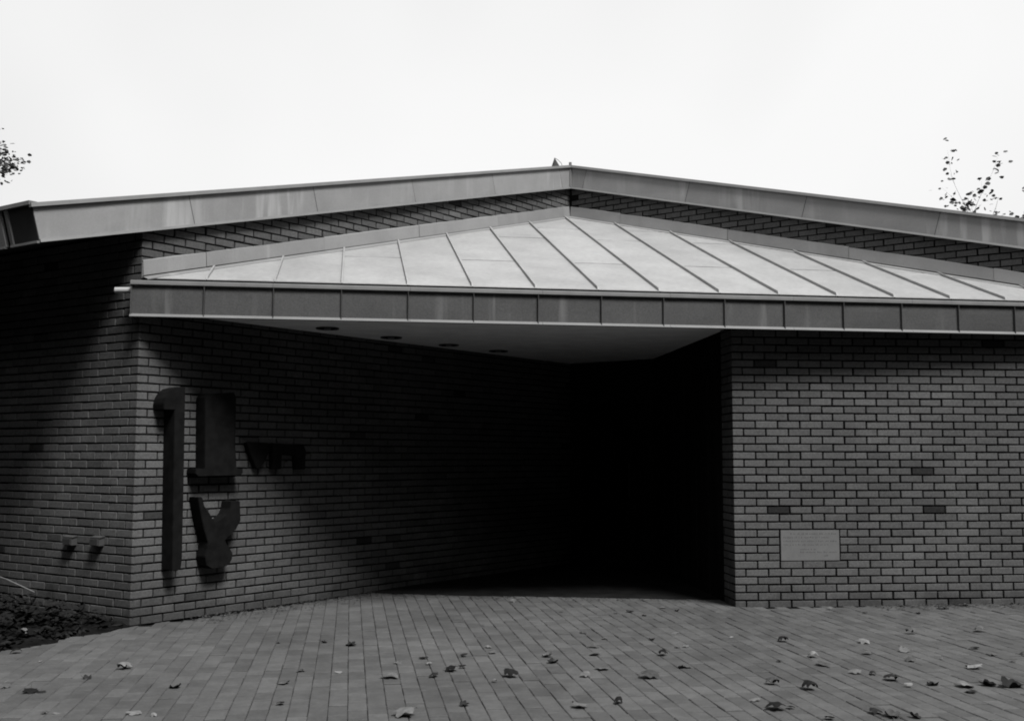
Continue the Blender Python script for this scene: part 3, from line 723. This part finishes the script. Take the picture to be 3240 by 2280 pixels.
grp(2160, 1880, [(990,102,.07,'m'),(1230,127,.06,'d'),(1585,129,.06,'d'),(1745,95,.12,'d'),(1535,262,.12,'m'),(2000,252,.12,'m'),(680,318,.11,'m'),(330,291,.04,'m'),(180,343,.05,'m'),(25,352,.06,'p'),(1215,325,.11,'m'),(1240,402,.09,'m'),(1485,388,.11,'p'),(1540,448,.09,'p'),(1970,368,.08,'d'),(2090,412,.07,'p'),(2225,457,.05,'d'),(2285,405,.05,'m'),(645,449,.05,'d'),(880,422,.11,'m'),(945,478,.14,'p'),(20,485,.08,'m'),(1170,530,.10,'m'),(1278,537,.07,'d'),(1410,580,.12,'m'),(1525,620,.06,'m'),(1675,612,.09,'m'),(1965,502,.13,'m'),(1890,622,.14,'m'),(1945,662,.09,'d'),(2070,612,.12,'d'),(2230,620,.17,'m'),(610,605,.11,'m'),(860,638,.13,'m'),(480,710,.09,'p'),(640,772,.14,'m'),(720,765,.06,'d'),(1290,795,.09,'d'),(1405,822,.13,'m'),(1572,832,.08,'m'),(990,842,.07,'m'),(1740,437,.035,'p')])
raw.sort(key=lambda q: q[1])
ORD = ['first','second','third','fourth','fifth','sixth','seventh','eighth','ninth','tenth','eleventh','twelfth','thirteenth','fourteenth','fifteenth','sixteenth','seventeenth','eighteenth','nineteenth','twentieth']
bands = [(0, 1965, 'in the row nearest the walls'), (1965, 2035, 'in the second row out from the walls'), (2035, 2085, 'in the third row out from the walls'), (2085, 2125, 'in the middle row on the paving'), (2125, 2150, 'in the row just before the middle'), (2150, 2190, 'in the third row from the front'), (2190, 2235, 'in the second row from the front'), (2235, 2300, 'in the frontmost row')]
for (y0, y1, where) in bands:
    sel = sorted([q for q in raw if y0 <= q[1] < y1])
    for i, (x, y, s, k) in enumerate(sel):
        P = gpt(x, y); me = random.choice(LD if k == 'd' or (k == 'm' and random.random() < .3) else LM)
        o = bpy.data.objects.new('fallen_leaf', me); col.objects.link(o)
        o.location = (P[0], P[1], P[2]+.002); sz = s*1.12; o.scale = (sz, sz, sz*(1.0 if k != 'd' else .8))
        o.rotation_euler = (random.uniform(-.22, .22) if k != 'd' else random.uniform(-.1, .1), random.uniform(-.15, .15), random.uniform(0, 6.28))
        look = {'p': 'pale curled', 'm': 'dry curled', 'd': 'dark rolled'}[k]
        tag(o, f'{look} fallen leaf, {ORD[min(i, 19)] if i < 20 else str(i+1)+"th"} from left {where}', 'leaf', 'fallen leaves on the paving')
        if k == 'p':
            o.rotation_euler[0] *= 1.6
for i, (x, y, s) in enumerate([(120/SC, 1880+245/SC, .13), (205/SC, 1880+212/SC, .12), (700/SC, 1880+100/SC, .07), (550/SC, 1880+212/SC, .04), (630/SC, 1880+205/SC, .04), (765/SC, 1880+182/SC, .05), (150/SC, 1880+300/SC, .07)]):
    P = gpt(x, y); me = LM[(i*5+1) % 12]
    o = bpy.data.objects.new('fallen_leaf', me); col.objects.link(o); o.location = (P[0], P[1], .055); o.scale = (s*1.15,)*3
    o.rotation_euler = (random.uniform(.2, .7), random.uniform(-.4, .4), random.uniform(0, 6.28))
    tag(o, f'pale leaf caught in the planting bed, {ORD[i]} of those at the left', 'leaf', 'leaves caught in the planting bed')

# crumbs of leaf litter along the wall feet
mb = MB()
def crumb(P, s):
    a = random.uniform(0, 6.28); z = ground_z(P)+.003; q = []
    for k in range(5):
        t = a+2*math.pi*k/5; q.append((P[0]+s*random.uniform(.5, 1)*math.cos(t), P[1]+s*random.uniform(.4, .9)*math.sin(t), z+random.uniform(0, s*.5)))
    mb.add(q, [(0, 1, 2), (0, 2, 3), (0, 3, 4)])
for _ in range(900):
    u = random.uniform(.5, 3.2); crumb(L0+dL*u+nL*abs(random.gauss(0, .12+.05*u))+nL*.01, random.uniform(.004, .018))
for _ in range(700):
    P = fl[1]+(fl[2]-fl[0])/np.linalg.norm(fl[2]-fl[0])*random.uniform(-1.6, 2.2)-nH*random.gauss(-.05, .12); crumb(P, random.uniform(.004, .016))
for _ in range(700):
    u = random.uniform(1.2, 3.6); crumb(R0+dR*u+nR*abs(random.gauss(0, .13))+nR*.01, random.uniform(.004, .018))
lt = mb.build('leaf_litter', M['litter']); tag(lt, 'dark leaf crumbs gathered along the foot of the walls', 'leaf litter', kind='stuff')

# ground cover and twig in the bed
mb = MB()
for _ in range(4200):
    P = bedB+bn*(-.02+2.6*random.random()**1.4)+bdir*random.uniform(-1.0, 2.2)
    if (P-L0) @ nK < .03: continue
    z = random.uniform(.02, .16)*min(1, max(.02, ((P-bedB) @ bn))/.5+.15); s = random.uniform(.02, .05); a = random.uniform(0, 6.28); t = random.uniform(-.7, .7); t2 = random.uniform(-.6, .6)
    R_ = Matrix.Rotation(a, 3, 'Z') @ Matrix.Rotation(t, 3, 'X') @ Matrix.Rotation(t2, 3, 'Y')
    mb.add([tuple(R_ @ Vector(q)*1.0+Vector((P[0], P[1], z))) for q in ((-s, 0, 0), (0, -s*.5, s*.12), (s, 0, 0), (0, s*.5, s*.12))], [(0, 1, 2, 3)])
gc = mb.build('ground_cover', M['ground_cover']); tag(gc, 'low dark leafy ground cover filling the bed at left', 'ground cover', kind='stuff')
ta = wall_pt(-60, 1802, L0+nK*.45, nK); tb = wall_pt(108, 1872, L0+nK*.45, nK)
tw = MB().tube([ta, ta*.5+tb*.5+np.array([0, 0, .01]), tb], [.004, .005, .006], 6); tw = tw.build('bare_twig', M['twig']); tag(tw, 'thin pale bare twig leaning out of the planting bed', 'twig')

# ------------------------------------------------------------------ trees
def tree(name, loc, height, crown_r, crown_h, nleaf, leaf_s, label, seed, group=None, spread=.5, clump=.35, upright=.6, nl=9):
    r = random.Random(seed); root = empty(name, loc); tag(root, label, 'tree', group)
    base = np.array(loc, float); tr = MB(); tips = []
    trunk_top = base+np.array([r.uniform(-.3, .3), r.uniform(-.3, .3), height*.55])
    tr.tube([base+[0, 0, -.1], base*.5+trunk_top*.5+[.1, 0, 0], trunk_top], [height*.018, height*.013, height*.009], 9)
    def grow(p, dirv, ln, rad, lev):
        pts = [p]; d = dirv/np.linalg.norm(dirv); seg = 4
        for i in range(seg):
            d = d+np.array([r.uniform(-.18, .18), r.uniform(-.18, .18), r.uniform(-.05, .16)*upright*2]); d /= np.linalg.norm(d); pts.append(pts[-1]+d*ln/seg)
        tr.tube(pts, [rad*(1-.7*i/seg) for i in range(seg+1)], 5 if lev else 6, cap=False)
        for q in pts[1:]:
            tips.append((q, lev))
        if lev < 3:
            for k in range(3 if lev < 2 else 2):
                s = r.randint(1, seg); nd = d*upright+np.array([r.gauss(0, spread), r.gauss(0, spread), abs(r.gauss(.1, spread))])
                grow(pts[s], nd, ln*r.uniform(.5, .75), rad*.5, lev+1)
    for k in range(nl):
        a = 2*math.pi*k/nl+r.uniform(-.3, .3); z = r.uniform(.3, 1)
        p = base*(1-z)+trunk_top*z if z < 1 else trunk_top
        grow(p, np.array([math.cos(a)*.8, math.sin(a)*.8, upright+z]), crown_r*r.uniform(.6, .95)*(1.2-.4*z)+crown_h*.18, height*.0034, 0)
    grow(trunk_top, np.array([0, 0, 1.]), height*.35, height*.008, 0)
    tr.build('trunk', M['bark'], root)
    cr = MB(); tp = [q for q, l in tips if l >= 1]
    for _ in range(nleaf):
        q = tp[int(r.random()*len(tp))]+np.array([r.gauss(0, clump), r.gauss(0, clump), r.gauss(0, clump)])*.5
        s = leaf_s*r.uniform(.6, 1.25); R_ = Matrix.Rotation(r.uniform(0, 6.28), 3, 'Z') @ Matrix.Rotation(r.uniform(-1.4, 1.4), 3, 'X') @ Matrix.Rotation(r.uniform(-.6, .6), 3, 'Y')
        cr.add([tuple(R_ @ Vector(v)*1.0+Vector(q)) for v in ((-s*.5, 0, 0), (-s*.15, -s*.42, s*.05), (s*.4, -s*.25, 0), (s*.55, 0, -s*.06), (s*.4, s*.25, 0), (-s*.15, s*.42, s*.05))], [(0, 1, 2, 3), (0, 3, 4, 5)])
    cr.build('crown', M['foliage'], root); return root
tree('young_tree', (11.0, 24.5, 0), 6.3, 2.5, 3.2, 6500, .10, 'thin young tree with sparse leaves showing over the right roof edge', 5, spread=.5, clump=.24, upright=.8, nl=14)
tree('leafy_tree', (-12.3, 20.0, 0), 8.3, 2.5, 4.0, 26000, .08, 'leafy tree whose branch tips reach in at the left edge', 8, spread=.5, clump=.2, upright=.55, nl=12)

# tree belt added out of view, behind and beside the viewer, to block low sky
mb = MB(); r = random.Random(3)
for i in range(34):
    a = math.radians(-125+250*i/33); D = r.uniform(14, 16)
    cx, cy = -math.sin(-a)*D*-1, -math.cos(a)*D+3
    cx = -math.sin(a)*D*-1
    ht = r.uniform(11, 13)
    if cx < -9 and cy > 2: cx -= 3
    mb.tube([(cx, cy, -.1), (cx+.2, cy, ht*.5), (cx, cy+.2, ht*.9)], [.22, .16, .05], 7)
    for _ in range(800):
        th, ph = r.uniform(0, 6.28), math.acos(r.uniform(-1, 1)); rr = r.random()**.4
        q = np.array([cx+2.7*rr*math.sin(ph)*math.cos(th), cy+2.7*rr*math.sin(ph)*math.sin(th), ht*.5+ht*.5*rr*math.cos(ph)])
        s = r.uniform(.45, .9); R_ = Matrix.Rotation(r.uniform(0, 6.28), 3, 'Z') @ Matrix.Rotation(r.uniform(-1.3, 1.3), 3, 'X')
        mb.add([tuple(R_ @ Vector(v)+Vector(q)) for v in ((-s, 0, 0), (0, -s*.6, .08), (s, 0, 0), (0, s*.6, .08))], [(0, 1, 2, 3)])
wd = mb.build('sky_block_trees', M['foliage']); tag(wd, 'belt of trees added out of view behind the viewer to block sky light', 'wood', kind='stuff')

# tall leafy screen added out of view at left, keeping sky light off the walls
mb = MB(); r = random.Random(9)
for k in range(12):
    y = -4+k*1.02; mb.tube([(-6.9, y, -.1), (-6.85, y, 3.6)], [.07, .03], 6)
for _ in range(5200):
    y = r.uniform(-4.4, 7.9); x = -6.9+r.choice((-1, 1))*(.75-r.random()**2*.6); z = r.uniform(.02, 4.6) if r.random() < .9 else r.uniform(4.4, 4.75)
    s_k = r.uniform(.14, .26); R_ = Matrix.Rotation(r.uniform(0, 6.28), 3, 'Z') @ Matrix.Rotation(r.uniform(-1.5, 1.5), 3, 'X')
    mb.add([tuple(R_ @ Vector(v)+Vector((x, y, z))) for v in ((-s_k, 0, 0), (0, -s_k*.7, .03), (s_k, 0, 0), (0, s_k*.7, .03))], [(0, 1, 2, 3)])
hg = mb.build('sky_block_hedge', M['ground_cover']); tag(hg, 'tall dark leafy screen added out of view at left to block sky light', 'sky_block_hedge', kind='stuff')
